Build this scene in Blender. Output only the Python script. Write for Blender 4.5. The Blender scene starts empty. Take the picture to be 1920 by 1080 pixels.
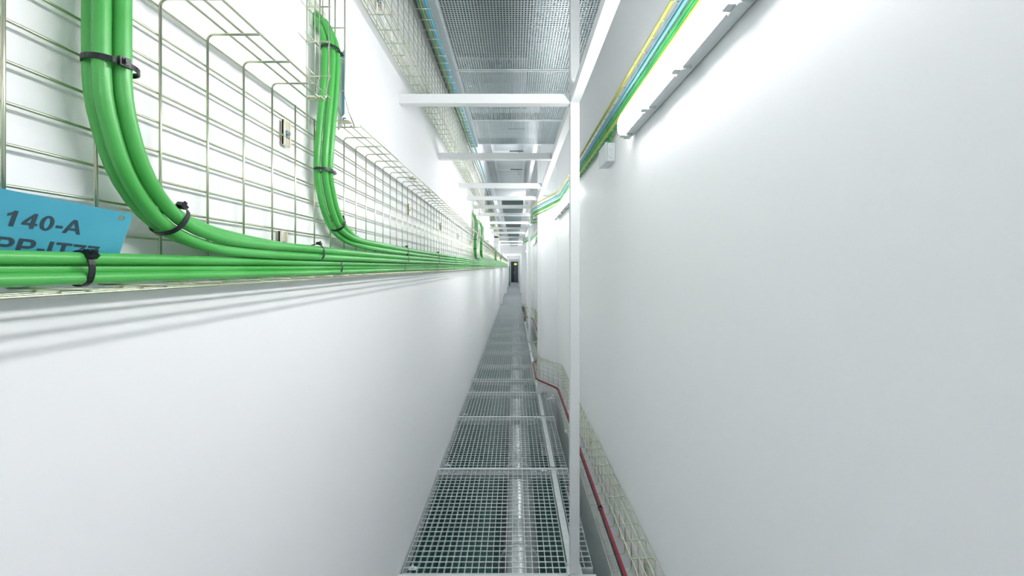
import bpy, bmesh, math, random
from mathutils import Vector, Matrix
random.seed(4)
scene = bpy.context.scene
C = scene.collection

# ------------------------------------------------------------------ camera
# origin = the eye; the walkway is 1.66 m below, the corridor runs along +Y
cam_d = bpy.data.cameras.new('camera')
cam_d.sensor_width = 36.0
cam_d.lens = 711 / 1920 * 36.0
cam_d.shift_x = -5 / 1920
cam_d.shift_y = -40 / 1920
cam_d.clip_start = 0.02
cam_d.clip_end = 200
cam = bpy.data.objects.new('camera', cam_d)
C.objects.link(cam)
cam.location = (0, 0, 0)
cam.rotation_euler = (math.radians(90), 0, 0)
scene.camera = cam

# ------------------------------------------------------------------ world, exposure
w = bpy.data.worlds.new('world')
scene.world = w
w.use_nodes = True
w.node_tree.nodes['Background'].inputs[0].default_value = (0.85, 0.95, 1.0, 1)
w.node_tree.nodes['Background'].inputs[1].default_value = 0.05
scene.view_settings.view_transform = 'Standard'
scene.view_settings.look = 'None'
scene.view_settings.gamma = 1.0
scene.view_settings.use_curve_mapping = False
scene.view_settings.exposure = 1.42
scene.cycles.max_bounces = 20
scene.cycles.diffuse_bounces = 14
scene.cycles.glossy_bounces = 8
LAMP = 12.0            # radiance of the lamp diffusers
LAMP_RGB = (1.0, 0.985, 0.995)

# ------------------------------------------------------------------ materials
def mat(name, rgb, rough=0.5, metal=0.0, bump=0.0, bscale=60.0, var=0.0, vscale=8.0, rgb2=None, vlo=0.4, vhi=0.62,
        emit=None, coat=0.0, spec=None):
    m = bpy.data.materials.new(name)
    m.use_nodes = True
    nt = m.node_tree
    b = nt.nodes['Principled BSDF']
    b.inputs['Base Color'].default_value = (*rgb, 1)
    b.inputs['Roughness'].default_value = rough
    b.inputs['Metallic'].default_value = metal
    if coat: b.inputs['Coat Weight'].default_value = coat
    if spec is not None: b.inputs['Specular IOR Level'].default_value = spec
    tc = nt.nodes.new('ShaderNodeTexCoord')
    if rgb2 is not None:
        n = nt.nodes.new('ShaderNodeTexNoise')
        n.inputs['Scale'].default_value = vscale
        n.inputs['Detail'].default_value = 5
        nt.links.new(tc.outputs['Object'], n.inputs['Vector'])
        r = nt.nodes.new('ShaderNodeValToRGB')
        r.color_ramp.elements[0].position = vlo
        r.color_ramp.elements[0].color = (*rgb, 1)
        r.color_ramp.elements[1].position = vhi
        r.color_ramp.elements[1].color = (*rgb2, 1)
        nt.links.new(n.outputs['Fac'], r.inputs['Fac'])
        nt.links.new(r.outputs['Color'], b.inputs['Base Color'])
    if bump:
        n = nt.nodes.new('ShaderNodeTexNoise')
        n.inputs['Scale'].default_value = bscale
        n.inputs['Detail'].default_value = 6
        nt.links.new(tc.outputs['Object'], n.inputs['Vector'])
        bp = nt.nodes.new('ShaderNodeBump')
        bp.inputs['Strength'].default_value = bump
        bp.inputs['Distance'].default_value = 0.01
        nt.links.new(n.outputs['Fac'], bp.inputs['Height'])
        nt.links.new(bp.outputs['Normal'], b.inputs['Normal'])
    if emit:
        b.inputs['Emission Color'].default_value = (*emit[0], 1)
        b.inputs['Emission Strength'].default_value = emit[1]
    return m

M = dict(
    wall=mat('white wall paint', (0.915, 0.918, 0.932), 0.55, bump=0.02, bscale=60, spec=0.25),
    wall_dark=mat('grey painted jamb', (0.42, 0.46, 0.48), 0.6),
    steel=mat('white painted steel', (0.82, 0.835, 0.84), 0.4, bump=0.02, bscale=120),
    zinc=mat('yellow zinc wire', (0.64, 0.64, 0.49), 0.30, 0.9, rgb2=(0.51, 0.60, 0.44), vscale=14),
    bracket=mat('zinc bracket', (0.72, 0.69, 0.58), 0.38, 0.85, bump=0.05, bscale=200, rgb2=(0.78, 0.72, 0.55), vscale=40),
    bolt=mat('blue zinc bolt', (0.50, 0.60, 0.72), 0.25, 1.0, bump=0.02),
    galv=mat('galvanised steel', (0.74, 0.78, 0.79), 0.45, 0.35, bump=0.02, bscale=150, rgb2=(0.66, 0.71, 0.73), vscale=25),
    perf=mat('galvanised sheet', (0.55, 0.61, 0.64), 0.38, 0.8, bump=0.02, bscale=30, rgb2=(0.50, 0.56, 0.59), vscale=4),
    plate=mat('grey floor plate', (0.30, 0.34, 0.365), 0.5, 0.1, bump=0.02, rgb2=(0.35, 0.39, 0.41), vscale=2),
    green=mat('green cable sheath', (0.066, 0.42, 0.075), 0.36, bump=0.02, bscale=90, rgb2=(0.10, 0.49, 0.115), vscale=5, coat=0.05),
    scuff=mat('pale scuff', (0.45, 0.74, 0.40), 0.6, bump=0.05),
    green_dark=mat('thin green cable', (0.035, 0.30, 0.10), 0.4, bump=0.02, rgb2=(0.06, 0.42, 0.12), vscale=6),
    yellow=mat('yellow earth cable', (0.64, 0.60, 0.06), 0.4, bump=0.02, rgb2=(0.54, 0.57, 0.07), vscale=5),
    blue_grey=mat('blue grey cable', (0.22, 0.40, 0.50), 0.4, bump=0.02),
    cyan=mat('cyan cable', (0.10, 0.52, 0.78), 0.4, bump=0.02),
    teal=mat('teal cable', (0.16, 0.46, 0.46), 0.4, bump=0.02),
    red=mat('red cable', (0.42, 0.025, 0.055), 0.45, bump=0.02),
    black=mat('black plastic', (0.012, 0.015, 0.022), 0.35, bump=0.03, bscale=150),
    tag=mat('blue plate', (0.060, 0.37, 0.50), 0.45, bump=0.02, bscale=200, rgb2=(0.075, 0.41, 0.54), vscale=12),
    ink=mat('dark lettering', (0.03, 0.06, 0.085), 0.6, bump=0.02),
    box=mat('grey plastic', (0.72, 0.76, 0.77), 0.5, bump=0.02),
    clip=mat('grey clip', (0.50, 0.54, 0.55), 0.45, bump=0.02),
    housing=mat('grey lamp housing', (0.55, 0.59, 0.60), 0.5, bump=0.02),
    diffuser=mat('lit diffuser', (0.9, 0.9, 0.9), 0.4, emit=(LAMP_RGB, LAMP)),
    pipe=mat('foil pipe cladding', (0.92, 0.94, 0.95), 0.22, 0.8, bump=0.25, bscale=18),
    duct=mat('grey duct', (0.55, 0.60, 0.63), 0.5, 0.3, bump=0.03),
    dark_grey=mat('dark grey coat', (0.10, 0.14, 0.15), 0.6, bump=0.03),
    floor=mat('green floor paint', (0.03, 0.155, 0.125), 0.35, bump=0.03, rgb2=(0.04, 0.19, 0.155), vscale=2),
    panel=mat('pale ceiling panel', (0.70, 0.73, 0.75), 0.6, bump=0.03),
    unlit_void=mat('painted unlit void', (0.035, 0.055, 0.06), 0.7, bump=0.03),  # shade of the unlit upper space, put into the colour
    door=mat('dark door', (0.025, 0.045, 0.055), 0.35, bump=0.02),
    sign=mat('yellow green sign', (0.55, 0.75, 0.05), 0.5, emit=((0.5, 0.8, 0.05), 0.6)),
    cap=mat('warm plastic cap', (0.95, 0.80, 0.55), 0.3, bump=0.02),
    foam=mat('pale sealing foam', (0.62, 0.66, 0.58), 0.8, bump=0.6, bscale=60),
)

def scuff(m):
    nt = m.node_tree; b = nt.nodes['Principled BSDF']
    src = b.inputs['Base Color'].links[0].from_socket
    tc = nt.nodes.new('ShaderNodeTexCoord')
    n = nt.nodes.new('ShaderNodeTexNoise'); n.inputs['Scale'].default_value = 42; n.inputs['Detail'].default_value = 8; n.inputs['Roughness'].default_value = 0.7
    nt.links.new(tc.outputs['Object'], n.inputs['Vector'])
    r = nt.nodes.new('ShaderNodeValToRGB')
    r.color_ramp.elements[0].position = 0.66; r.color_ramp.elements[0].color = (0, 0, 0, 1)
    r.color_ramp.elements[1].position = 0.74; r.color_ramp.elements[1].color = (0.6, 0.6, 0.6, 1)
    nt.links.new(n.outputs['Fac'], r.inputs['Fac'])
    mx = nt.nodes.new('ShaderNodeMixRGB'); mx.inputs[2].default_value = (0.42, 0.70, 0.40, 1)
    nt.links.new(r.outputs['Color'], mx.inputs[0]); nt.links.new(src, mx.inputs[1]); nt.links.new(mx.outputs[0], b.inputs['Base Color'])
scuff(M['green'])

# ------------------------------------------------------------------ helpers
class MB:
    def __init__(s): s.v = []; s.f = []; s.smooth = []
    def poly(s, vs, fs, smooth=False):
        o = len(s.v); s.v += [tuple(p) for p in vs]
        for f in fs: s.f.append(tuple(i + o for i in f)); s.smooth.append(smooth)
        return s
    def box(s, x0, x1, y0, y1, z0, z1):
        return s.poly([(x0,y0,z0),(x1,y0,z0),(x1,y1,z0),(x0,y1,z0),(x0,y0,z1),(x1,y0,z1),(x1,y1,z1),(x0,y1,z1)],
                      [(0,3,2,1),(4,5,6,7),(0,1,5,4),(1,2,6,5),(2,3,7,6),(3,0,4,7)])
    def bevbox(s, x0, x1, y0, y1, z0, z1, b):
        bm = bmesh.new()
        bmesh.ops.create_cube(bm, size=1.0)
        for v in bm.verts:
            v.co = Vector(((x0+x1)/2 + v.co.x*(x1-x0), (y0+y1)/2 + v.co.y*(y1-y0), (z0+z1)/2 + v.co.z*(z1-z0)))
        bmesh.ops.bevel(bm, geom=bm.edges[:], offset=b, segments=2, affect='EDGES', profile=0.5)
        bm.verts.index_update()
        s.poly([v.co[:] for v in bm.verts], [[v.index for v in f.verts] for f in bm.faces])
        bm.free()
        return s
    def tube(s, pts, r, n=8, caps=True):
        pts = [Vector(p) for p in pts]
        out = [pts[0]]
        for p in pts[1:]:
            if (p - out[-1]).length > 1e-5: out.append(p)
        pts = out
        vs = []; fs = []
        ref = None
        for i, p in enumerate(pts):
            a = (p - pts[i-1]).normalized() if i else None
            b = (pts[i+1] - p).normalized() if i < len(pts)-1 else None
            t = (a + b).normalized() if (a and b) else (a or b)
            if ref is None:
                ref = Vector((0,0,1)) if abs(t.z) < 0.9 else Vector((1,0,0))
            n1 = (ref - t * ref.dot(t)).normalized()
            ref = n1
            n2 = t.cross(n1)
            k = 1.0
            if a and b:
                c = math.sqrt(max(0.25, (1 + a.dot(b)) / 2)); k = 1 / c
                bi = a.cross(b)
                mit = t.cross(bi).normalized() if bi.length > 1e-4 else None
            else: mit = None
            for j in range(n):
                an = 2*math.pi*j/n
                d = n1*math.cos(an) + n2*math.sin(an)
                if mit is not None and k > 1.0005: d = d + mit * d.dot(mit) * (k-1)
                vs.append(p + d*r)
        for i in range(len(pts)-1):
            for j in range(n):
                k2 = (j+1) % n
                fs.append((i*n+j, i*n+k2, (i+1)*n+k2, (i+1)*n+j))
        s.poly(vs, fs, True)
        if caps:
            o = len(s.v) - len(vs)
            s.f.append(tuple(o+j for j in reversed(range(n)))); s.smooth.append(False)
            s.f.append(tuple(o+(len(pts)-1)*n+j for j in range(n))); s.smooth.append(False)
        return s
    def prism_y(s, prof, y0, y1, end_scale=1.0, end_len=0.0):
        """profile of (x, z) pushed along y; optional tapered ends"""
        n = len(prof)
        cx = sum(p[0] for p in prof)/n; cz = sum(p[1] for p in prof)/n
        rings = []
        if end_len: rings.append((y0, end_scale)); rings.append((y0+end_len, 1)); rings.append((y1-end_len, 1)); rings.append((y1, end_scale))
        else: rings = [(y0,1),(y1,1)]
        vs = [(cx+(x-cx)*k, y, cz+(z-cz)*k) for y, k in rings for x, z in prof]
        fs = []
        for i in range(len(rings)-1):
            for j in range(n):
                fs.append((i*n+j, (i+1)*n+j, (i+1)*n+(j+1)%n, i*n+(j+1)%n))
        fs.append(tuple(range(n))); fs.append(tuple((len(rings)-1)*n+j for j in reversed(range(n))))
        return s.poly(vs, fs)
    def build(s, name, material, parent=None, loc=None):
        me = bpy.data.meshes.new(name)
        me.from_pydata(s.v, [], s.f)
        me.polygons.foreach_set('use_smooth', s.smooth)
        me.materials.append(material)
        bm = bmesh.new(); bm.from_mesh(me)
        bmesh.ops.recalc_face_normals(bm, faces=bm.faces[:])
        if loc is not None: bmesh.ops.translate(bm, verts=bm.verts[:], vec=-Vector(loc))
        bm.to_mesh(me); bm.free(); me.update()
        o = bpy.data.objects.new(name, me)
        C.objects.link(o)
        if parent is not None:
            o.parent = parent
            if loc is None: o.matrix_parent_inverse = parent.matrix_basis.inverted()
        elif loc is not None: o.location = loc
        return o

def tag(o, label, cat, group=None, kind=None):
    o['label'] = label; o['category'] = cat
    if group: o['group'] = group
    if kind: o['kind'] = kind
    return o
def struct(o, label, cat):
    return tag(o, label, cat, None, 'structure')
def thing(name, label, cat, loc=(0,0,0), group=None):
    o = bpy.data.objects.new(name, None); C.objects.link(o)
    o.location = loc; o.empty_display_size = 0.1
    return tag(o, label, cat, group)
def copy_tree(o, parent=None):
    c = o.copy(); C.objects.link(c)
    if parent is not None:
        c.parent = parent
    for ch in o.children: copy_tree(ch, c)
    return c
def spline(pts, step=0.012, closed=False):
    """Catmull-Rom through the points"""
    P = [Vector(p) for p in pts]
    P = [P[0]*2 - P[1]] + P + [P[-1]*2 - P[-2]]
    out = []
    for i in range(1, len(P)-2):
        a, b, c, d = P[i-1:i+3]
        n = max(2, min(40, int((c-b).length/step)))
        for k in range(n):
            t = k/n
            out.append(0.5*((2*b) + (c-a)*t + (2*a-5*b+4*c-d)*t*t + (3*b-a-3*c+d)*t*t*t))
    out.append(P[-2])
    return out
ORD = ['first','second','third','fourth','fifth','sixth','seventh','eighth','ninth','tenth','eleventh','twelfth',
       'thirteenth','fourteenth','fifteenth','sixteenth','seventeenth','eighteenth']

# ------------------------------------------------------------------ room shell
WL, WR, FZ = -0.625, 0.56, -1.66          # left wall, right wall, walkway level
LOW, TOP, Y0, Y1 = -2.5, 2.36, -4.2, 41.0
struct(MB().box(WL-0.15, WL, Y0, Y1, -1.78, TOP).build('wall_left', M['wall']), 'long white left wall behind the wire tray with green cables', 'wall')
struct(MB().box(WR, WR+0.15, Y0, Y1, LOW, TOP).build('wall_right', M['wall']), 'long white right wall lit by the batten lamps', 'wall')
struct(MB().box(-2.2, WR, Y0-0.15, Y0, LOW, TOP).build('wall_back', M['wall']), 'white wall closing the corridor behind the viewer', 'wall')
struct(MB().box(-2.2, WR, Y1, Y1+0.15, LOW, TOP).build('wall_end', M['wall']), 'white wall with the dark door at the far end', 'wall')
struct(MB().box(-2.35, -2.2, Y0, Y1, LOW, -1.78).build('wall_lower_left', M['wall_dark']), 'grey wall of the void under the walkway, far left', 'wall')
struct(MB().box(-2.35, WL-0.15, Y0, Y1, -1.78, -1.70).build('ceiling_void', M['wall_dark']), 'grey slab over the void left of the walkway', 'ceiling')
struct(MB().box(-2.35, WR, Y0, Y1, LOW-0.1, LOW).build('floor', M['floor']), 'green painted floor below the walkway gratings', 'floor')
struct(MB().box(WL-0.15, WR+0.15, Y0, Y1, TOP, TOP+0.1).build('ceiling', M['panel']), 'pale grey ceiling above the overhead beams', 'ceiling')

# pillars stepping out of the right wall, boxing on the left wall, portals far off
n_trim = 0
def trim(x0, x1, y0, y1, z0, z1, label, m='wall', cat='pillar'):
    global n_trim
    n_trim += 1
    return struct(MB().box(x0, x1, y0, y1, z0, z1).build('trim_%d' % n_trim, M[m]), label, cat)
trim(0.352, WR, 5.02, 5.5, LOW, TOP, 'white pillar stepping out of the right wall behind the second post')
trim(0.352, WR, 11.15, 11.7, LOW, TOP, 'white pillar on the right wall behind the third lamp')
trim(WL, -0.50, 7.2, 7.6, 0.50, 0.98, 'white boxing on the left wall just past the second pair of cable drops', cat='boxing')
trim(WL, -0.50, 11.6, 12.0, 0.50, 0.98, 'white boxing on the left wall past the furthest cable drop', cat='boxing')
for i, (y, xl, xr, zt) in enumerate([(17.0, -0.53, 0.33, 0.62), (23.5, -0.50, 0.34, 0.66), (31.0, -0.52, 0.36, 0.62)]):
    nm = ['nearest', 'middle', 'furthest'][i]
    trim(WL, xl, y, y+0.5, LOW, -0.05, '%s far portal, left white jamb below the tray' % nm, cat='jamb')
    trim(WL, xl, y, y+0.5, 0.50, TOP, '%s far portal, left white jamb above the tray' % nm, cat='jamb')
    trim(xr, WR, y, y+0.5, LOW, TOP, '%s far portal, right white jamb' % nm, cat='jamb')
    trim(xl, xr, y, y+0.5, zt, TOP, '%s far portal, lintel across the corridor' % nm, cat='lintel')

# the door at the end with its sign
d = struct(MB().box(-0.40, 0.36, Y1-0.06, Y1-0.004, FZ, 0.55).build('door_1', M['door']), 'dark double door closing the far end of the corridor', 'door')
MB().box(-0.05, 0.34, Y1-0.075, Y1-0.061, FZ+0.02, 0.53).build('door_leaf', M['dark_grey'], d)
MB().box(-0.39, -0.07, Y1-0.075, Y1-0.061, FZ+0.02, 0.53).build('door_leaf', M['door'], d)
MB().tube([(-0.02, Y1-0.11, -0.75), (-0.02, Y1-0.11, -0.55)], 0.015, 8).box(-0.03, -0.01, Y1-0.11, Y1-0.075, -0.66, -0.64).build('door_handle', M['galv'], d)
s = thing('exit_sign', 'small yellow green exit sign glowing on the far dark door', 'sign', (0.05, Y1-0.10, 0.26))
MB().bevbox(-0.05, 0.22, Y1-0.10, Y1-0.0765, 0.19, 0.36, 0.008).build('sign_panel', M['sign'], s)
MB().box(-0.02, 0.19, Y1-0.11, Y1-0.101, 0.17, 0.185).build('sign_rim', M['steel'], s)

# ------------------------------------------------------------------ walkway gratings
JY = [-1.0, 0.0, 1.02, 2.04, 3.12, 4.20, 5.02, 5.60, 6.40, 7.42, 8.35, 9.4, 10.4, 11.5, 12.6, 13.7, 14.8, 16.0]
def grating(mb, x0, x1, y0, y1):
    zt = FZ; px = 0.038; py = 0.040
    n = round((x1-x0)/px)
    for i in range(n+1):
        x = x0 + (x1-x0)*i/n
        mb.box(x-0.0015, x+0.0015, y0, y1, zt-0.028, zt)
    m = max(1, round((y1-y0)/py))
    for j in range(m+1):
        y = y0 + (y1-y0)*j/m
        if j in (0, m): mb.box(x0, x1, y-0.002, y+0.002, zt-0.028, zt)
        else: mb.box(x0, x1, y-0.0020, y+0.0020, zt-0.0035, zt+0.0004)
    return mb
def clamp(parent, x, y):
    c = MB().bevbox(x-0.022, x+0.022, y-0.012, y+0.012, FZ+0.0008, FZ+0.006, 0.002)
    o = c.build('clamp', M['galv'], parent)
    b = MB().tube([(x, y, FZ+0.005), (x, y, FZ+0.016)], 0.008, 6)
    b.build('bolt', M['galv'], o)
for i in range(2, len(JY)-1):
    y0, y1 = JY[i]+0.012, JY[i+1]-0.012
    k = i-2
    ph = ['under the viewer', 'beside the foot of the nearest white post', 'just beyond the nearest white post'][k] if k < 3 else '%s along from the viewer' % ORD[k]
    g = thing('floor_grating', 'main galvanised grating panel of the walkway, %s' % ph, 'grating', (-0.16, y0, FZ), 'main walkway gratings')
    grating(MB(), -0.610, 0.285, y0, y1).build('grid', M['galv'], g)
    if k < 5:
        clamp(g, -0.56, y0+0.03); clamp(g, 0.24, y1-0.03)
    if y1 < 12 and y0 > 1.5 or k == 0:
        ys = y0 + (0.04 if i == 3 else 0)
        g = thing('side_grating', 'narrow galvanised grating strip right of the posts, %s' % ph, 'grating', (0.39, y0, FZ), 'narrow side gratings')
        grating(MB(), 0.345, 0.43, ys, y1).build('grid', M['galv'], g)
        MB().box(0.345, 0.43, ys-0.004, ys-0.0022, FZ-0.055, FZ-0.002).build('end_plate', M['galv'], g)
    elif k == 1: pass
# supports: cross beams at the joints, rails along the post line
for i in range(2, len(JY)):
    b = thing('floor_cross_beam', 'galvanised cross beam under a walkway joint, %s from the viewer' % ORD[i-2], 'beam', (-0.1, JY[i], FZ-0.03), 'walkway cross beams')
    xr = 0.44 if JY[i] < 5 else 0.29
    MB().box(WL+0.001, xr, JY[i]-0.028, JY[i]+0.028, FZ-0.034, FZ-0.0285).box(WL+0.001, xr, JY[i]-0.0105, JY[i]+0.0105, FZ-0.0284, FZ-0.003).build('flange', M['steel'], b)
    MB().box(WL+0.001, xr, JY[i]-0.004, JY[i]+0.004, FZ-0.085, FZ-0.0342).build('web', M['galv'], b)
for i in range(2, 13):
    y0, y1 = JY[i]+0.03, JY[i+1]-0.03
    MBr = MB().box(0.295, 0.335, y0, y1, FZ-0.02, FZ+0.001).box(0.311, 0.319, y0, y1, FZ-0.12, FZ-0.0201)
    tag(MBr.build('floor_rail', M['galv'], loc=(0.315, y0, FZ)), 'pale steel rail between main and narrow gratings, %s stretch from the viewer' % ORD[i-2], 'rail', 'walkway rails')
for i in range(5):
    y0 = 16.03 + i*5.0
    tag(MB().box(-0.615, 0.45, y0, min(y0+4.97, 40.9), FZ-0.03, FZ-0.002).build('floor_plate', M['plate'], loc=(0, y0, FZ)),
        'smooth grey floor plate at the far end, %s one beyond the gratings' % ORD[i], 'floor plate', 'far floor plates')

# foil-clad pipe under the walkway
p = thing('foil_pipe', 'silver foil clad pipe running under the walkway gratings', 'pipe', (0.025, 0, -2.0))
MB().tube([(0.03, -1.0 + 0.5*k, -2.04) for k in range(40)], 0.135, 32).build('cladding', M['pipe'], p)
for k in range(14):
    y = 0.4 + k*1.1
    MB().tube([(0.03, y-0.012, -2.04), (0.03, y+0.012, -2.04)], 0.1385, 32).build('band', M['galv'], p)
for k in range(6):
    y = 1.3 + 2.16*k
    MB().box(0.005, 0.055, y-0.02, y+0.02, LOW, -2.176).build('foot', M['galv'], p)

# ------------------------------------------------------------------ white steel frame
BZ0, BZ1 = 0.88, 0.932
BY = [2.04, 3.10, 4.22, 5.0, 5.72, 6.55, 7.8, 8.9, 10.07, 11.6, 13.6, 15.4]
for i, (y, zt, lb) in enumerate([(2.04, 1.585, 'white square steel post nearest the viewer, rising from the walkway'),
                             (4.965, 1.585, 'white square steel post standing against the first pillar'),
                             (8.4, 1.585, 'white square steel post further along, between the two pillars')]):
    p = thing('steel_post', lb, 'post', (0.325, y, FZ), 'white steel posts')
    MB().bevbox(0.30, 0.35, y, y+0.05, FZ+0.008, zt, 0.003).build('tube', M['steel'], p)
    MB().box(0.285, 0.365, y-0.02, y+0.07, FZ+0.0015, FZ+0.0078).build('base_plate', M['galv'], p)
    for sy in (-0.012, 0.062):
        MB().tube([(0.292, y+sy, FZ+0.0078), (0.292, y+sy, FZ+0.018)], 0.006, 6).build('bolt', M['galv'], p)
for i, y in enumerate(BY):
    lb = 'white steel beam spanning the corridor overhead, ' + ('at the nearest post' if i == 0 else '%s beyond the nearest post' % ORD[i-1])
    b = thing('cross_beam', lb, 'beam', (-0.16, y, BZ0), 'white overhead cross beams')
    MB().bevbox(WL-0.004, 0.299, y, y+0.05, BZ0, BZ1, 0.004).build('tube', M['steel'], b)
    if i == 3: MB().bevbox(0.351, WR-0.03, y, y+0.018, BZ0, BZ1, 0.003).build('stub', M['steel'], b)
for i, (a, b) in enumerate([(-1.2, 2.038), (2.092, 4.963), (5.017, 8.398), (8.452, 14.0)]):
    tag(MB().bevbox(0.30, 0.35, a, b, BZ0, BZ1, 0.004).build('longitudinal_beam', M['steel'], loc=(0.325, a, BZ0)),
        'white steel beam running lengthwise along the post line, ' + ['above and right of the viewer', 'between the nearest and second posts',
        'between the second and third posts', 'beyond the third post'][i], 'beam', 'lengthwise white beams')

# ------------------------------------------------------------------ perforated upper walkway
UZ = 1.62
def perf_sheet(x0, x1, y0, y1, pitch=0.0195, r=0.0070):
    mb = MB()
    nx = round((x1-x0)/pitch); ny = round((y1-y0)/pitch)
    dx = (x1-x0)/nx; dy = (y1-y0)/ny
    V = []; F = []
    grid = {}
    for i in range(nx+1):
        for j in range(ny+1):
            grid[i, j] = len(V); V.append((x0+i*dx, y0+j*dy, UZ))
    for i in range(nx):
        for j in range(ny):
            cx, cy = x0+(i+.5)*dx, y0+(j+.5)*dy
            o = len(V)
            for k in range(8):
                a = math.pi/8 + k*math.pi/4
                V.append((cx+r*math.cos(a), cy+r*math.sin(a), UZ))
            c = [grid[i+1, j+1], grid[i, j+1], grid[i, j], grid[i+1, j]]
            for q in range(4):
                h0, h1, h2 = o+2*q, o+(2*q+1), o+(2*q+2) % 8
                F.append((c[q], h1, h0)); F.append((c[q], c[(q+1) % 4], h2, h1))
    mb.poly(V, F)
    return mb
PY = [-0.06, 1.02, 2.10, 3.13, 4.20, 5.02]
for i in range(len(PY)-1):
    a, b = PY[i]+0.004, PY[i+1]-0.004
    lb = ['above the viewer', 'just before the nearest post', 'above the nearest overhead beam, dark behind its holes', 'above the second overhead beam', 'last before the pillar'][i]
    p = thing('perforated_panel', 'perforated galvanised panel of the upper walkway, %s' % lb, 'perforated panel', (0, a, UZ), 'perforated upper walkway panels')
    o = perf_sheet(-0.465, 0.545, a+0.02, b-0.02).build('sheet', M['perf'], p)
    md = o.modifiers.new('thick', 'SOLIDIFY'); md.thickness = 0.002; md.offset = 1
    MB().box(-0.485, -0.466, a, b, UZ-0.002, UZ+0.03).box(0.5455, 0.556, a, b, UZ-0.002, UZ+0.03)\
        .box(-0.465, 0.545, a, a+0.0195, UZ-0.002, UZ+0.03).box(-0.465, 0.545, b-0.0195, b, UZ-0.002, UZ+0.03).build('rim', M['galv'], p)
for i, y in enumerate(PY[2:]):
    tag(MB().box(-0.60, 0.555, y-0.025, y+0.025, UZ+0.031, UZ+0.07).build('upper_cross_beam', M['steel'], loc=(0, y, UZ+0.031)),
        'pale cross beam on top of the perforated panels, %s from the viewer' % ORD[i], 'beam', 'upper walkway beams')
tag(MB().box(-0.57, -0.487, -0.06, 5.04, UZ-0.03, UZ+0.05).build('upper_edge_beam', M['duct'], loc=(-0.53, 0, UZ)), 'grey edge beam along the left side of the perforated walkway', 'beam')
# seen through and beyond the perforated panels
tag(MB().box(-0.60, 0.13, 1.9, 3.98, 2.20, 2.32).build('unlit_void_panel', M['unlit_void'], loc=(0, 1.9, 2.2)), 'dark panel standing in for the unlit space above the perforated walkway', 'ceiling panel')  # dark colour stands in for the unlit space overhead
g = thing('air_duct', 'pale square air duct above the right half of the perforated walkway', 'duct', (0.35, 0.2, 1.9))
MB().bevbox(0.14, 0.55, 0.2, 4.3, 1.86, 2.2, 0.01).build('duct_body', M['duct'], g)
for k in range(4):
    MB().box(0.125, 0.556, 0.7+k*1.1, 0.73+k*1.1, 1.845, 2.215).build('duct_flange', M['galv'], g)
for i, (a, b) in enumerate([(4.02, 5.3), (5.34, 6.3), (6.34, 7.5), (7.54, 8.9), (8.94, 10.4)]):
    c = thing('ceiling_panel', 'pale framed ceiling panel between the upper walls, %s beyond the unlit void' % ORD[i], 'ceiling panel', (-0.1, a, 2.3), 'pale ceiling panels')
    MB().bevbox(-0.45, 0.24, a, b, 2.28, 2.355, 0.008).build('panel', M['panel'], c)
    MB().box(-0.38, 0.17, a+0.1, b-0.1, 2.268, 2.2795).build('inset', M['duct'], c)
    MB().box(-0.10, 0.17, b-0.06, b-0.03, 2.262, 2.2795).build('slot', M['dark_grey'], c)
h = thing('conduit_pipe', 'thin grey conduit bent under the pale ceiling panels past the perforated walkway', 'conduit', (-0.2, 5.1, 2.2))
MB().tube(spline([(-0.36, 4.6, 2.24), (-0.36, 5.0, 2.24), (-0.33, 5.15, 2.24), (0.10, 5.17, 2.24)], 0.03), 0.014, 8).build('conduit', M['duct'], h)
MB().bevbox(0.10, 0.18, 5.13, 5.21, 2.2, 2.27, 0.006).build('conduit_box', M['box'], h)
for i, y in enumerate([6.32, 7.52, 8.92]):
    h = thing('sprinkler_head', 'small sprinkler drop hanging from the ceiling, %s past the perforated walkway' % ORD[i], 'sprinkler', (0.10, y, 2.2), 'sprinkler drops')
    MB().tube([(0.10, y, 2.355), (0.10, y, 2.17)], 0.012, 8).build('drop_pipe', M['duct'], h)
    MB().tube([(0.10, y, 2.169), (0.10, y, 2.14)], 0.022, 8).build('head', M['bracket'], h)
tag(MB().bevbox(-0.20, 0.135, 5.85, 16.9, 0.933, 1.06, 0.006).build('unlit_ceiling_box', M['dark_grey'], loc=(0, 5.85, 0.933)), 'dark box standing in for the unlit ceiling over the far cross beams', 'duct')  # dark box painted in for the unlit ceiling seen between the beams
tag(MB().bevbox(0.30, 0.36, 5.6, 14.0, 1.9, 2.0, 0.004).build('upper_channel', M['steel'], loc=(0.33, 5.6, 1.9)), 'white channel running under the ceiling past the second post', 'channel')

# ------------------------------------------------------------------ lamps
def lamp(y0, y1, label, xw=WR, up=0.0):
    t = thing('batten_lamp', label, 'lamp', (xw, (y0+y1)/2, 0.65), 'batten lamps on the right wall')
    MB().prism_y([(xw-0.002, 0.616), (xw-0.012, 0.607), (xw-0.056, 0.601), (xw-0.056, 0.706), (xw-0.012, 0.702), (xw-0.002, 0.692)], y0, y1, 0.94, 0.012).build('housing', M['housing'], t)
    MB().prism_y([(xw-0.0565, 0.605), (xw-0.070, 0.608), (xw-0.079, 0.616), (xw-0.083, 0.632), (xw-0.083, 0.672),
                  (xw-0.077, 0.690), (xw-0.064, 0.700), (xw-0.0565, 0.703)], y0+0.004, y1-0.004, 0.86, 0.03).build('diffuser', M['diffuser'], t)
    n = 6
    for k in range(n):
        y = y0+0.03 + (y1-y0-0.06)*k/(n-1)
        MB().bevbox(xw-0.056, xw-0.026, y-0.024, y+0.024, 0.593, 0.605, 0.002).bevbox(xw-0.074, xw-0.055, y-0.015, y+0.015, 0.5965, 0.607, 0.002).build('clip', M['clip'], t)
    t.location.z += up
    return t
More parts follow.
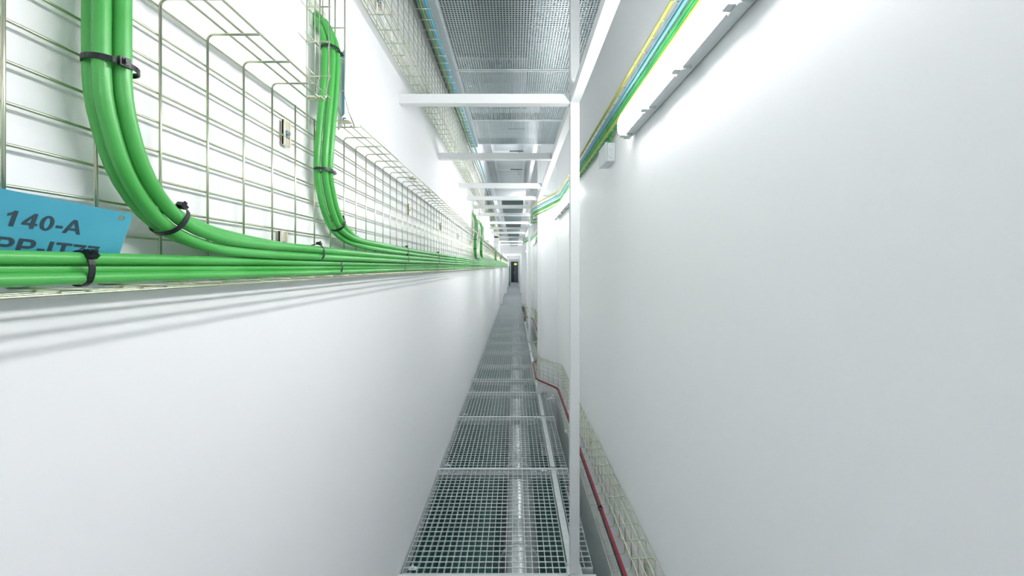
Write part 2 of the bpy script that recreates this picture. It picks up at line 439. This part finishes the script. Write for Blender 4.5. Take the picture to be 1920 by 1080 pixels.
lamp(0.27, 1.77, 'long glowing batten lamp nearest the viewer on the right wall')
lamp(3.35, 4.85, 'glowing batten lamp right of the second post, partly hidden by the nearest post')
lamp(9.4, 10.9, 'small distant glowing lamp seen between the second and third posts')
for y, lb in [(-2.9, 'lamp on the right wall behind the viewer'), (6.3, 'lamp on the right wall hidden by the first pillar'), (12.6, 'lamp on the right wall hidden by the second pillar'),
              (18.5, 'lamp on the right wall beyond the nearest far portal'), (25.5, 'lamp on the right wall beyond the middle far portal'), (34.0, 'lamp on the right wall near the far door'),
              (14.6, 'added unseen lamp on the right wall just before the nearest far portal'), (21.3, 'added unseen lamp on the right wall before the middle far portal'), (28.5, 'added unseen lamp on the right wall before the furthest far portal'), (37.5, 'added unseen lamp on the right wall beside the far door')]:  # lamps on this line are unseen, added to brighten the far corridor
    lamp(y, y+1.5, lb)
for y, up, lb in [(5.75, 0.98, 'added unseen upper lamp high on the right wall behind the first pillar'), (12.2, 1.25, 'added unseen upper lamp high on the right wall behind the second pillar')]:  # unseen lamps added to light the space above the beams
    lamp(y, y+1.5, lb, up=up)

# ------------------------------------------------------------------ wire cable trays
def offset_path(pts, nsign):
    """unit side normals (mitred) at the points of a horizontal path"""
    out = []
    seg = []
    for a, b in zip(pts, pts[1:]):
        dv = (Vector(b)-Vector(a)); dv.z = 0; dv.normalize()
        seg.append(Vector((dv.y, -dv.x, 0))*nsign)
    for i in range(len(pts)):
        if i == 0: out.append(seg[0])
        elif i == len(pts)-1: out.append(seg[-1])
        else:
            m = (seg[i-1]+seg[i]).normalized(); out.append(m / max(0.5, m.dot(seg[i])))
    return out, seg
def tray(root, pts, nsign, hgt, fl, pitch=0.05, flp=(0.037, 0.068, 0.10), spacing=0.10, phase=0.0, r=0.0023, top=True, bottom=True, gaps=(), sides=8):
    P = [Vector(p) for p in pts]
    nr, seg = offset_path(P, nsign)
    back = MB(); tf = MB(); bf = MB()
    z0, z1 = 0.0, hgt
    zs = []
    z = z1 - 0.012
    while z > z0 + 0.004: zs.append(z); z -= pitch
    for z in zs: back.tube([p - n*2*r + Vector((0,0,z)) for p, n in zip(P, nr)], r, sides)
    def cut(a, b):
        """pieces of a straight tray left between the gaps, by y"""
        res = [(a, b)]
        for g0, g1 in gaps:
            res = [q for s0, s1 in res for q in ((s0, min(s1, g0)), (max(s0, g1), s1)) if q[1]-q[0] > 0.01]
        return res
    for off in flp:
        if top:
            if gaps:
                for a, b in cut(P[0].y, P[-1].y):
                    tf.tube([Vector((P[0].x, a, P[0].z)) + nr[0]*off + Vector((0,0,z1+2*r)), Vector((P[0].x, b, P[0].z)) + nr[0]*off + Vector((0,0,z1+2*r))], r, sides)
            else: tf.tube([p + n*off + Vector((0,0,z1+2*r)) for p, n in zip(P, nr)], r, sides)
        if bottom: bf.tube([p + n*off + Vector((0,0,z0-2*r)) for p, n in zip(P, nr)], r, sides)
    d = phase
    for i in range(len(P)-1):
        L = (P[i+1]-P[i]).length
        while d <= L + 1e-6:
            q = P[i] + (P[i+1]-P[i])*(d/L); n = seg[i]
            if len(P) > 2:
                n = (nr[i]*(1-d/L) + nr[i+1]*(d/L)).normalized()
            U = Vector((0,0,1)); rb = 0.012
            lo = z0 + (rb if bottom else 0); hi = z1 - (rb if top else 0)
            back.tube([q + U*lo, q + U*hi], r, sides)
            arc = [(rb*(1-math.cos(t)), rb*math.sin(t)) for t in (math.pi/8*k for k in range(5))]
            fe = flp[-1] + r + 0.002
            in_gap = any(g0 < q.y < g1 for g0, g1 in gaps)
            if top and not in_gap:
                tf.tube([q + n*x + U*(hi + zz) for x, zz in arc] + [q + n*fe + U*z1], r, sides)
            if bottom:
                bf.tube([q + n*x + U*(lo - zz) for x, zz in arc] + [q + n*fe + U*z0], r, sides)
            d += spacing
        d -= L
    back.build('back_mesh', M['zinc'], root)
    if top: tf.build('top_flange', M['zinc'], root)
    if bottom: bf.build('bottom_flange', M['zinc'], root)
def wall_bracket(root, x, y, z, s, small=False):
    """clip plate between two wires with a bolt, against the wall side mesh"""
    h = 0.020 if small else 0.034
    b = MB().bevbox(x-0.003, x+0.003, y-0.014, y+0.014, z-h, z+h, 0.001)
    b.bevbox(x-0.003, x+0.006*s if s > 0 else x+0.003, y-0.014, y-0.011, z-h, z+h, 0.0005) if s > 0 else None
    b.bevbox(x-0.003 if s > 0 else x-0.006, x+0.006 if s > 0 else x+0.003, y+0.011, y+0.014, z-h, z+h, 0.0005)
    o = b.build('wall_bracket', M['bracket'], root)
    MB().tube([(x+0.003*s, y, z), (x+0.0045*s, y, z)], 0.0085, 14).tube([(x+0.0045*s, y, z), (x+0.010*s, y, z)], 0.0055, 6).build('bolt', M['bolt'], o)
TX = -0.608
TZ0, THT = -0.0268, 0.4863
secs = [(-0.85, 2.10), (2.11, 5.10), (5.11, 8.10), (8.11, 11.10), (11.11, 14.1), (14.11, 17.1), (17.11, 20.1), (20.11, 26.1), (26.11, 32.0)]
drops = [1.155, 5.55, 6.55, 11.6]
for i, (a, b) in enumerate(secs):
    lb = 'zinc wire cable tray on the left wall, ' + ['nearest section with the cut out top', '%s section from the viewer' % ORD[i]][i > 0]
    t = thing('cable_tray', lb, 'cable tray', (TX, a, TZ0), 'left wall cable tray sections')
    ph = (0.4506 - a) % 0.1
    gaps = [(d-0.105, d+0.095) for d in drops if a < d < b]
    tray(t, [(TX, a, TZ0), (TX, b, TZ0)], 1, THT, 0.10, phase=ph, gaps=gaps, sides=10 if i == 0 else (6 if i < 4 else 4))
    if i == 0: br = [(1.02, 0.358), (1.005, 0.060), (0.05, 0.358)]
    else: br = [(a + 0.1 + 0.95*k, z) for k in range(3) for z in (0.33,)] if i < 4 else []
    for y, z in br: wall_bracket(t, TX-0.0075, y, z, 1)
    # splice clips on the flange
    if i < 4:
        for y in ([2.02] if i == 0 else [a+0.27, b-0.1]):
            o = MB().bevbox(TX+0.045, TX+0.085, y-0.018, y+0.018, TZ0+THT+0.007, TZ0+THT+0.011, 0.001).build('splice_plate', M['bracket'], t)
            MB().tube([(TX+0.065, y, TZ0+THT+0.0108), (TX+0.065, y, TZ0+THT+0.02)], 0.006, 6).build('bolt', M['bolt'], o)

# vertical wire ladders that rise where the drops enter
def ladder(y, label, full=True):
    t = thing('vertical_wire_tray', label, 'wire tray', (TX, y, 0.46), 'vertical wire trays at the cable drops')
    L = MB(); Rr = MB(); B = MB(); r = 0.002
    yl, yr = y-0.065, y+0.05
    for yy, mb, sgn in ((yl, L, -1), (yr, Rr, 1)):
        for x in ((-0.560, -0.533) if sgn < 0 else (-0.571, -0.540)):
            mb.tube([(x+0.012, yy+0.045*sgn, 0.462), (x+0.004, yy+0.022*sgn, 0.50), (x, yy, 0.545), (x, yy, 1.0)], r, 8)
        for k in range(5):
            mb.tube([(-0.60, yy, 0.547+0.1*k+(0.012 if sgn > 0 else 0)), (-0.529 if sgn < 0 else -0.538, yy, 0.547+0.1*k+(0.012 if sgn > 0 else 0))], r, 8)
        zc = TZ0+THT+0.004
        c = MB().bevbox(-0.575, -0.535, yy+0.030*sgn-0.012, yy+0.030*sgn+0.012, 0.4685, 0.4735, 0.001)
        o = c.build('splice_plate', M['bracket'], t)
        MB().tube([(-0.555, yy+0.030*sgn, 0.4733), (-0.555, yy+0.030*sgn, 0.484)], 0.006, 6).build('bolt', M['bolt'], o)
    for k in range(3):
        yy = yl + 0.012 + k*(yr-yl-0.024)/2
        B.tube([(-0.604, yy, 0.40 if k == 0 else 0.5), (-0.604, yy, 1.0)], r, 8)
    for k in range(5): B.tube([(-0.600, yl, 0.575+0.1*k), (-0.600, yr, 0.575+0.1*k)], r, 8)
    L.build('side_flange', M['zinc'], t); Rr.build('side_flange', M['zinc'], t); B.build('back_mesh', M['zinc'], t)
ladder(1.155, 'narrow wire tray rising vertically at the nearest hole in the wall')
ladder(5.55, 'distant wire tray rising at the left one of the paired cable drops')
ladder(6.55, 'distant wire tray rising at the right one of the paired cable drops')

# upper tray on the left wall
UX, UZ0 = -0.60, 1.03
for i, (a, b) in enumerate([(0.3, 3.3), (3.31, 6.3), (6.31, 7.15), (7.65, 11.0), (11.01, 14.0), (14.01, 16.9)]):
    t = thing('upper_cable_tray', 'wire tray high on the left wall, %s section from the viewer' % ORD[i], 'cable tray', (UX, a, UZ0), 'upper left cable tray sections')
    tray(t, [(UX, a, UZ0), (UX, b, UZ0)], 1, 0.50, 0.10, flp=(0.008, 0.037, 0.068, 0.10), phase=0.05, sides=6 if i < 2 else 4)
    if i < 2:
        for k in range(3):
            wall_bracket(t, UX-0.0065, a+0.5+0.9*k, UZ0+0.16, 1)
def thin_cable(name, pts, r, m, label, group, n=8, step=0.06):
    return tag(MB().tube(spline(pts, step), r, n).build(name, M[m], loc=pts[0]), label, 'cable', group)
tz = UZ0+0.50+0.012
def wob(x, z, y0, y1, s, amp=0.006):
    rnd = random.Random(s)
    return [(x+rnd.uniform(-amp, amp), y0+(y1-y0)*k/24, z+abs(rnd.uniform(0, amp*0.4))) for k in range(25)]
thin_cable('thin_cable', wob(-0.582, tz+0.003, 0.4, 16.8, 1, 0.004), 0.0055, 'black', 'thin black cable lying on the top of the upper left tray', 'cables on the upper tray')
thin_cable('thin_cable', wob(-0.558, tz+0.003, 0.4, 16.8, 2, 0.004), 0.0055, 'green', 'thin green cable lying on the top of the upper left tray', 'cables on the upper tray')
thin_cable('thin_cable', wob(-0.518, tz+0.005, 0.4, 16.8, 3, 0.003), 0.0095, 'cyan', 'bright blue cable lying along the outer edge of the upper left tray', 'cables on the upper tray')

# trays on the right wall
def rtray(pts, hgt, label, r=0.0023, flp=(0.035, 0.065, 0.095), pitch=0.05, **kw):
    t = thing('cable_tray', label, 'cable tray', pts[0], 'right wall cable trays')
    tray(t, pts, -1, hgt, flp[-1], r=r, flp=flp, pitch=pitch, **kw)
    return t
LZ, LH = -1.424, 0.285
rt = rtray([(0.548, 0.8, LZ), (0.548, 4.42, LZ), (0.315, 4.80, LZ), (0.315, 5.60, LZ), (0.548, 6.0, LZ), (0.548, 10.35, LZ), (0.315, 10.75, LZ), (0.315, 12.0, LZ)], LH,
      'wire cable tray low on the right wall holding the red cable', phase=0.0824, sides=8)
for y in (1.6, 2.75, 3.7):
    wall_bracket(rt, 0.5545, y, LZ+0.15, -1)
MB().tube([(0.443, 3.27, LZ+0.002), (0.443, 3.29, LZ+0.002)], 0.011, 12).build('end_cap', M['cap'], rt)['label'] = 'small warm coloured plastic cap'
def rpath(pts, off, dz):
    nr, _ = offset_path(pts, -1)
    return [Vector(p)+n*off+Vector((0,0,dz)) for p, n in zip(pts, nr)]
lowp = [(0.548, 0.8, LZ), (0.548, 2.0, LZ), (0.548, 3.2, LZ), (0.548, 4.42, LZ), (0.315, 4.80, LZ), (0.315, 5.60, LZ), (0.548, 6.0, LZ), (0.548, 8.0, LZ), (0.548, 10.35, LZ), (0.315, 10.75, LZ), (0.315, 12.0, LZ)]
def rounded(pts, d=0.06):
    P = [Vector(p) for p in pts]; out = [P[0]]
    for i in range(1, len(P)-1):
        a = (P[i-1]-P[i]).normalized(); b = (P[i+1]-P[i]).normalized()
        if abs(a.dot(b)) > 0.999: out.append(P[i]); continue
        A, B = P[i]+a*d, P[i]+b*d
        for k in range(6):
            t = k/5; out.append(A*(1-t)**2 + P[i]*2*t*(1-t) + B*t*t)
    out.append(P[-1]); return out
tag(MB().tube(rounded(rpath(lowp, 0.040, 0.0085)), 0.0075, 10).build('red_cable', M['red'], loc=lowp[0]), 'red cable lying in the low wire tray on the right wall', 'cable', 'cables in the low right tray')
tag(MB().tube(rounded(rpath(lowp, 0.053, 0.0060)), 0.0052, 8).build('black_cable', M['black'], loc=lowp[0]), 'thin black cable beside the red one in the low right tray', 'cable', 'cables in the low right tray')

HZ = 0.735
hp = [(0.548, 0.3, HZ), (0.548, 4.45, HZ), (0.25, 4.86, HZ-0.10), (0.25, 5.62, HZ-0.10), (0.548, 6.0, HZ), (0.548, 10.6, HZ), (0.28, 11.0, HZ-0.05), (0.28, 11.85, HZ-0.05)]
rtray(hp, 0.14, 'small wire cable tray above the lamps on the right wall', flp=(0.03,), pitch=0.045, r=0.0017, phase=0.05)
for j, (off, dz, r, m, lb) in enumerate([(0.022, 0.152, 0.0075, 'yellow', 'yellow green earth cable along the top of the upper right tray'),
        (0.012, 0.112, 0.0105, 'blue_grey', 'thick blue grey cable below the yellow one in the upper right tray'),
        (0.018, 0.088, 0.006, 'teal', 'thin teal cable in the middle of the upper right tray'),
        (0.012, 0.062, 0.0085, 'green_dark', 'dark green cable just below the teal one in the upper right tray'),
        (0.013, 0.042, 0.0085, 'green_dark', 'mid green cable in the lower part of the upper right tray'),
        (0.020, 0.022, 0.005, 'yellow', 'thin yellow cable near the bottom of the upper right tray'),
        (0.012, 0.0065, 0.0085, 'green_dark', 'lowest dark green cable in the upper right tray')]):
    tag(MB().tube(rounded(rpath(hp, off, dz), 0.09), r, 8).build('tray_cable', M[m], loc=hp[0]), lb, 'cable', 'cables in the upper right tray')

f = thing('pipe_fitting', 'small white pipe fitting at the end of the narrow grating strip by the first pillar', 'fitting', (0.47, 4.72, FZ))
MB().bevbox(0.445, 0.50, 4.70, 4.76, FZ-0.03, FZ+0.03, 0.006).build('fitting_body', M['steel'], f)
MB().tube([(0.475, 4.73, FZ+0.03), (0.475, 4.73, FZ+0.06)], 0.016, 12).build('union_nut', M['galv'], f)
MB().tube([(0.445, 4.73, FZ+0.005), (0.40, 4.73, FZ+0.005)], 0.012, 12).build('pipe_stub', M['steel'], f)
MB().box(0.46, 0.485, 4.70, 4.76, FZ-0.4, FZ-0.03).build('stem', M['galv'], f)

# junction box below the tray
jb = thing('junction_box', 'grey plastic junction box on the right wall under the end of the nearest lamp', 'junction box', (WR, 2.2, 0.64))
MB().bevbox(0.512, WR-0.001, 2.10, 2.27, 0.585, 0.69, 0.006).build('box_body', M['box'], jb)
MB().bevbox(0.503, 0.5115, 2.098, 2.272, 0.583, 0.692, 0.003).build('box_lid', M['box'], jb)
for z in (0.615, 0.66):
    MB().tube([(0.535, 2.0935, z), (0.535, 2.0995, z)], 0.014, 14).build('knockout', M['box'], jb)
for k in range(2):
    tag(MB().tube(spline([(0.538-0.004*k, 2.13+0.05*k, 0.6905), (0.540, 2.128+0.05*k, 0.715), (0.545, 2.12+0.05*k, 0.733)], 0.01), 0.006, 8).build('box_cable', M['green'], loc=(0.54, 2.13+0.05*k, 0.69)),
        'short green cable from tray down into the junction box, %s' % ['nearer one', 'further one'][k], 'cable', 'cables into the junction box')

# ------------------------------------------------------------------ green cables
def bundle(path, zig, label_which, group, ts, zig2=None, ts2=None, blend=(0.9, 1.5), R=0.0097, name='green_cable', n=14, step=0.02):
    """cables side by side: ts = offsets in the curve's plane, zig = offsets in x; they settle to ts2, zig2 along the tray"""
    S = spline(path, step)
    zig2 = zig2 or zig; ts2 = ts2 or ts
    nrm = []
    for i, p in enumerate(S):
        t = (S[min(i+1, len(S)-1)] - S[max(i-1, 0)])
        t.x = 0; t.normalize()
        nrm.append(Vector((0, -t.z, t.y)))
    for j in range(len(ts)):
        pts = []
        for p, nn in zip(S, nrm):
            a = min(1, max(0, (p.y-blend[0])/(blend[1]-blend[0]))); a = a*a*(3-2*a)
            w_ = 0.0007*math.sin(p.y*4.1 + j*2.1)
            pts.append(p + nn*(ts[j]*(1-a) + ts2[j]*a + w_) + Vector((zig[j]*(1-a) + zig2[j]*a, 0, 0)))
        tag(MB().tube(pts, R, n).build(name, M['green'], loc=pts[0]), label_which[j], 'cable', group)
# lowest bundle, straight along the tray
straight = [(-0.5765, y, -0.0025) for y in (-0.8, -0.3, 0.2, 0.7)] + [(-0.5765, 1.2 + 0.6*k, -0.0025) for k in range(55)]
bundle(straight, (0.0, -0.0095, 0.0), ['bottom green cable of the straight bundle on the edge of the left tray', 'middle green cable of the straight bundle on the edge of the left tray',
       'top green cable of the straight bundle, under the blue plate'], 'green cables of the straight bundle', (-0.0135, 0.0, 0.0135), step=0.08, R=0.0083)
A = [(-0.58, 0.538, 0.60), (-0.58, 0.538, 0.48), (-0.58, 0.538, 0.378), (-0.58, 0.538, 0.295), (-0.58, 0.540, 0.243), (-0.58, 0.55, 0.197), (-0.58, 0.566, 0.151), (-0.58, 0.592, 0.11), (-0.58, 0.632, 0.075),
     (-0.578, 0.69, 0.054), (-0.577, 0.78, 0.044), (-0.576, 0.992, 0.0405), (-0.574, 1.4, 0.040), (-0.573, 1.86, 0.040)] + [(-0.573, 2.5+0.7*k, 0.040) for k in range(43)]
bundle(A, (-0.012, 0.008, 0.018, -0.001), ['rear left green cable of the nearest curved drop', 'wide front green cable of the nearest curved drop', 'right front green cable of the nearest curved drop',
       'innermost right green cable of the nearest curved drop'], 'green cables of the nearest curved drop', (-0.0075, -0.0125, 0.0055, 0.0215),
       (-0.012, 0.009, 0.012, -0.009), (-0.011, -0.012, 0.008, 0.010), blend=(0.62, 1.05), R=0.0102)
def dropB(dy, zc, last):
    return [(-0.66, 1.206+dy, 0.815), (-0.628, 1.185+dy, 0.792), (-0.605, 1.183+dy, 0.762), (-0.578, 1.172+dy, 0.706), (-0.570, 1.169+dy, 0.648), (-0.572, 1.160+dy, 0.529), (-0.577, 1.148+dy, 0.408),
     (-0.582, 1.145+dy, 0.292), (-0.583, 1.170+dy, 0.215), (-0.583, 1.208+dy, 0.155+(zc-0.08)*0.7), (-0.581, 1.267+dy, 0.113+(zc-0.08)*0.9), (-0.577, 1.422+dy, zc+0.007), (-0.575, 1.88+dy, zc)] + \
     [(-0.575, 2.6+dy+0.8*k, zc) for k in range(int((last-2.6-dy)/0.8))]
specs = [(0.0, 0.081, 'second curved drop', 'nearest hole in the wall'), (4.40, 0.1215, 'left distant drop', 'left one of the paired far holes'),
         (5.40, 0.162, 'right distant drop', 'right one of the paired far holes'), (10.45, 0.2025, 'furthest drop', 'furthest hole in the wall')]
for i, (dy, zc, nm, hole) in enumerate(specs):
    bundle(dropB(dy, zc, 32), (-0.0105, 0.0075, 0.013), ['%s green cable of the %s' % (q, nm) for q in ('left', 'middle', 'right rear')],
           'green cables of the %s' % nm, (-0.0075, 0.0015, 0.0215), (0.009, 0.009, -0.0085), (-0.011, 0.009, 0.0), blend=(1.19+dy, 1.6+dy), R=0.0099, step=0.02 if i == 0 else 0.04, n=14 if i == 0 else 8)
    y = 1.2+dy
    tag(MB().bevbox(WL-0.012, WL+0.004, y-0.05, y+0.05, 0.735, 0.835, 0.003).build('wall_seal', M['foam'], loc=(WL, y, 0.78)),
        'pale rough wall seal round the green cables of the %s' % nm, 'wall seal', 'wall seals')

# ------------------------------------------------------------------ cable ties
def tie(c, t, n, hx, hn, label, head=(1, 0.35), cx=0.0, detailed=True, wd=0.0078):
    """strap round a bundle: c centre, t along the cable, n in-plane normal, half sizes hx (across x) and hn"""
    c = Vector(c); t = Vector(t).normalized(); n = Vector(n); n = (n - t*n.dot(t)).normalized(); e = t.cross(n)
    if e.x < 0: e = -e
    root = thing('cable_tie', label, 'cable tie', c, 'black cable ties')
    N = 28; th = 0.0013
    V = []; F = []
    for k in range(N):
        a = 2*math.pi*k/N
        ca, sa = math.cos(a), math.sin(a)
        k_ = (abs(ca)**2.2 + abs(sa)**2.2) ** (-1/2.2)
        for rr in (0, th):
            p = c + e*(ca*k_*(hx+rr)) + n*(sa*k_*(hn+rr))
            V += [p - t*wd/2, p + t*wd/2]
    for k in range(N):
        o, q = k*4, ((k+1) % N)*4
        F += [(o, q, q+1, o+1), (o+2, o+3, q+3, q+2), (o, o+2, q+2, q), (o+1, q+1, q+3, o+3)]
    MB().poly(V, F).build('strap', M['black'], root)
    if detailed:
        a = head[1]*math.pi
        ca, sa = math.cos(a), math.sin(a)
        k_ = (abs(ca)**2.2 + abs(sa)**2.2) ** (-1/2.2)
        hc = c + e*(ca*k_*hx) + n*(sa*k_*hn)
        out = (e*ca + n*sa).normalized(); tan = t.cross(out).normalized()
        hc = hc + out*0.0035
        def blk(hc, a_, b_, c_):
            vs = [hc + t*x + out*y + tan*z for x in (-a_, a_) for y in (-b_, b_) for z in (-c_, c_)]
            return vs, [(0,1,3,2),(4,6,7,5),(0,4,5,1),(2,3,7,6),(0,2,6,4),(1,5,7,3)]
        hb = MB().poly(*blk(hc, 0.0062, 0.0034, 0.0060))
        hb.poly(*blk(hc + out*0.0040, 0.0044, 0.0010, 0.0038))
        hb.build('head', M['black'], root)
        MB().poly(*blk(hc + out*0.0062 + tan*0.0015, 0.0030, 0.0024, 0.0010)).build('tail', M['black'], root)
    return root
tie((-0.577, 0.5425, 0.287), (0, 0.0, -1), (0, 1, 0), 0.0265, 0.0285, 'black cable tie round the vertical part of the nearest curved drop', head=(1, -0.10))
tie((-0.577, 0.6345, 0.078), (0, 0.75, -0.48), (0, 0.48, 0.75), 0.0265, 0.0285, 'black cable tie round the lower bend of the nearest curved drop', head=(1, 0.44))
tie((-0.581, 0.508, -0.0025), (0, 1, 0), (0, 0, 1), 0.0145, 0.0232, 'large black cable tie round the straight bundle below the blue plate', head=(1, 0.25))
tie((-0.576, 1.10, 0.0405), (0, 1, 0), (0, 0, 1), 0.0235, 0.0235, 'black cable tie where the nearest drop turns level, below a wall clip', head=(1, 0.40))
tie((-0.581, 1.245, -0.0025), (0, 1, 0), (0, 0, 1), 0.0145, 0.0232, 'black cable tie round the straight bundle below the second curved drop', head=(1, 0.36))
tie((-0.570, 1.175, 0.672), (0, 0.05, -1), (0, 1, 0.05), 0.0255, 0.030, 'black cable tie at the top of the second curved drop by a hanging plate', head=(1, 0.30))
tie((-0.580, 1.153, 0.292), (0, 0.0, -1), (0, 1, 0), 0.0255, 0.030, 'black cable tie halfway down the second curved drop', head=(1, 0.32))
tie((-0.581, 1.240, 0.139), (0, 0.75, -0.62), (0, 0.62, 0.75), 0.0255, 0.029, 'black cable tie round the lower bend of the second curved drop', head=(1, 0.42))
for i, y in enumerate([1.97, 2.78, 3.55, 4.3, 5.1]):
    tie((-0.581, y, -0.0025), (0, 1, 0), (0, 0, 1), 0.0145, 0.0232, 'black tie on the lowest level of green cables, %s beyond the second drop' % ORD[i], detailed=i < 2)
    tie((-0.573, y+0.005, 0.040), (0, 1, 0), (0, 0, 1), 0.0235, 0.0225, 'black tie on the second level of green cables, %s beyond the second drop' % ORD[i], detailed=i < 2)
    tie((-0.5745, y+0.01, 0.081), (0, 1, 0), (0, 0, 1), 0.0195, 0.0225, 'black tie on the third level of green cables, %s beyond the second drop' % ORD[i], detailed=i < 2)
for dy, nm in ((4.40, 'left'), (5.40, 'right')):
    tie((-0.576, 1.153+dy, 0.40), (0, 0, -1), (0, 1, 0), 0.0255, 0.032, 'tiny black cable tie on the %s one of the paired far drops, upper' % nm, detailed=False)
    tie((-0.580, 1.160+dy, 0.262), (0, 0, -1), (0, 1, 0), 0.0255, 0.032, 'tiny black cable tie on the %s one of the paired far drops, lower' % nm, detailed=False)
tie((0.5016, 2.22, LZ+0.008), (0, 1, 0), (0, 0, 1), 0.016, 0.011, 'small black tie holding the red cable in the low right tray', head=(1, 0.5))

# ------------------------------------------------------------------ blue plate with lettering
def ell(cx, cy, a, b, n=24, t0=0.0, t1=2*math.pi, close=False):
    return [(cx+a*math.cos(t0+(t1-t0)*k/n), cy+b*math.sin(t0+(t1-t0)*k/n)) for k in range(n+(1 if close else 0))]
GLYPH = {   # advance, outlines (cap height 1), bold grotesque
    '1': (0.78, [[(0.30,0),(0.50,0),(0.50,1),(0.335,1),(0.24,0.87),(0.08,0.78),(0.08,0.61),(0.20,0.65),(0.30,0.72)]]),
    '4': (0.78, [[(0.42,0),(0.61,0),(0.61,0.20),(0.73,0.20),(0.73,0.365),(0.61,0.365),(0.61,1),(0.45,1),(0.03,0.365),(0.03,0.20),(0.42,0.20)], [(0.21,0.365),(0.42,0.365),(0.42,0.71)]]),
    '0': (0.78, [ell(0.385,0.495,0.335,0.51), ell(0.385,0.495,0.145,0.36)]),
    '7': (0.78, [[(0.05,0.81),(0.05,0.985),(0.73,0.985),(0.73,0.85),(0.56,0.62),(0.44,0.32),(0.40,0),(0.21,0),(0.25,0.28),(0.36,0.58),(0.51,0.81)]]),
    '-': (0.46, [[(0.07,0.27),(0.42,0.27),(0.42,0.45),(0.07,0.45)]]),
    'A': (1.00, [[(0.0,0),(0.215,0),(0.30,0.225),(0.70,0.225),(0.785,0),(1.0,0),(0.61,1),(0.39,1)], [(0.36,0.395),(0.64,0.395),(0.50,0.77)]]),
    'P': (0.93, [[(0.10,0),(0.30,0),(0.30,0.375),(0.52,0.375)] + ell(0.58,0.6875,0.31,0.3125,12,-math.pi/2,math.pi/2,True) + [(0.10,1)],
                 [(0.30,0.545),(0.52,0.545)] + ell(0.57,0.6875,0.12,0.1425,10,-math.pi/2,math.pi/2,True) + [(0.30,0.83)]]),
    'I': (0.40, [[(0.10,0),(0.30,0),(0.30,1),(0.10,1)]]),
    'T': (0.86, [[(0.33,0),(0.53,0),(0.53,0.83),(0.83,0.83),(0.83,1),(0.03,1),(0.03,0.83),(0.33,0.83)]]),
}
def text_mesh(body, cap, width):
    bm = bmesh.new(); x = 0.0
    total = sum(GLYPH[c][0] for c in body); k = width/total
    for c in body:
        adv, loops = GLYPH[c]
        es = []
        for lp in loops:
            vs = [bm.verts.new(((x+px)*k, py*cap, 0)) for px, py in lp]
            es += [bm.edges.new((vs[q], vs[(q+1) % len(vs)])) for q in range(len(vs))]
        bmesh.ops.triangle_fill(bm, use_beauty=True, edges=es, normal=(0,0,1))
        x += adv
    me = bpy.data.meshes.new('lettering'); bm.to_mesh(me); bm.free()
    return me
def plate(name, label, corner, right, up, wdt, hgt, lines, hole=None, group=None):
    r = Vector(right).normalized(); u = Vector(up); u = (u - r*u.dot(r)).normalized(); nn = r.cross(u)
    mtx = Matrix(((r.x,u.x,nn.x,corner[0]),(r.y,u.y,nn.y,corner[1]),(r.z,u.z,nn.z,corner[2]),(0,0,0,1)))
    root = thing(name, label, 'label plate', (0,0,0), group)
    root.matrix_basis = mtx
    bm = bmesh.new()
    loop = [(-wdt,0,0),(0,0,0),(0,-hgt,0),(-wdt,-hgt,0)]
    vs = [bm.verts.new(p) for p in loop]
    es = [bm.edges.new((vs[i], vs[(i+1) % 4])) for i in range(4)]
    if hole:
        hv = [bm.verts.new((hole[0]+hole[2]*math.cos(2*math.pi*k/20), hole[1]+hole[2]*math.sin(2*math.pi*k/20), 0)) for k in range(20)]
        es += [bm.edges.new((hv[i], hv[(i+1) % 20])) for i in range(20)]
    bmesh.ops.triangle_fill(bm, use_beauty=True, edges=es, normal=(0,0,1))
    me = bpy.data.meshes.new('plate_sheet'); bm.to_mesh(me); bm.free()
    me.materials.append(M['tag'])
    o = bpy.data.objects.new('plate_sheet', me); C.objects.link(o); o.parent = root
    md = o.modifiers.new('thick', 'SOLIDIFY'); md.thickness = 0.0012; md.offset = -1
    for body, x, y, cap, width in lines:
        me = text_mesh(body, cap, width)
        me.materials.append(M['ink'])
        t = bpy.data.objects.new('lettering', me); C.objects.link(t); t.parent = root
        t.location = (x, y, 0.0005)
        t['label'] = 'dark lettering reading %s' % body
    return root
plate('label_plate', 'blue plate reading 140-A behind the straight green bundle', (-0.575, 0.5718, 0.0788), (0, 0.9982, -0.0594), (0.275, -0.015, 0.962), 0.29, 0.103,
      [('140-A', -0.1370, -0.0410, 0.0190, 0.0785), ('PP-IT77', -0.1395, -0.0730, 0.0190, 0.1110)], hole=(-0.0145, -0.0085, 0.0045), group='blue label plates')
for i, (dy, lb) in enumerate([(0, 'teal plate hanging edge on beside the top of the second curved drop'), (4.4, 'tiny blue plate at the left one of the paired far drops'),
                              (5.4, 'tiny blue plate at the right one of the paired far drops'), (10.45, 'tiny blue plate at the furthest drop')]):
    pl = plate('label_plate', lb, (-0.5405, 1.203+dy, 0.690), (0.055, -0.07, 0.0), (0.0, 0.0, 1), 0.03, 0.205, [], hole=(-0.01, -0.01, 0.003), group='blue label plates')
    c = MB().box(-0.085, -0.0302, -0.235, -0.01, -0.0012, 0.0).build('backing_card', M['box'])
    c.parent = pl; c['label'] = 'pale grey card'
# green conduit hanging far down the corridor, left
tag(MB().tube([(-0.34, 25.3, 0.05), (-0.34, 25.3, -1.3)], 0.035, 10).build('hanging_cable', M['green_dark'], loc=(-0.34, 25.3, 0)), 'thick green cable hanging straight down far along the left wall', 'cable')
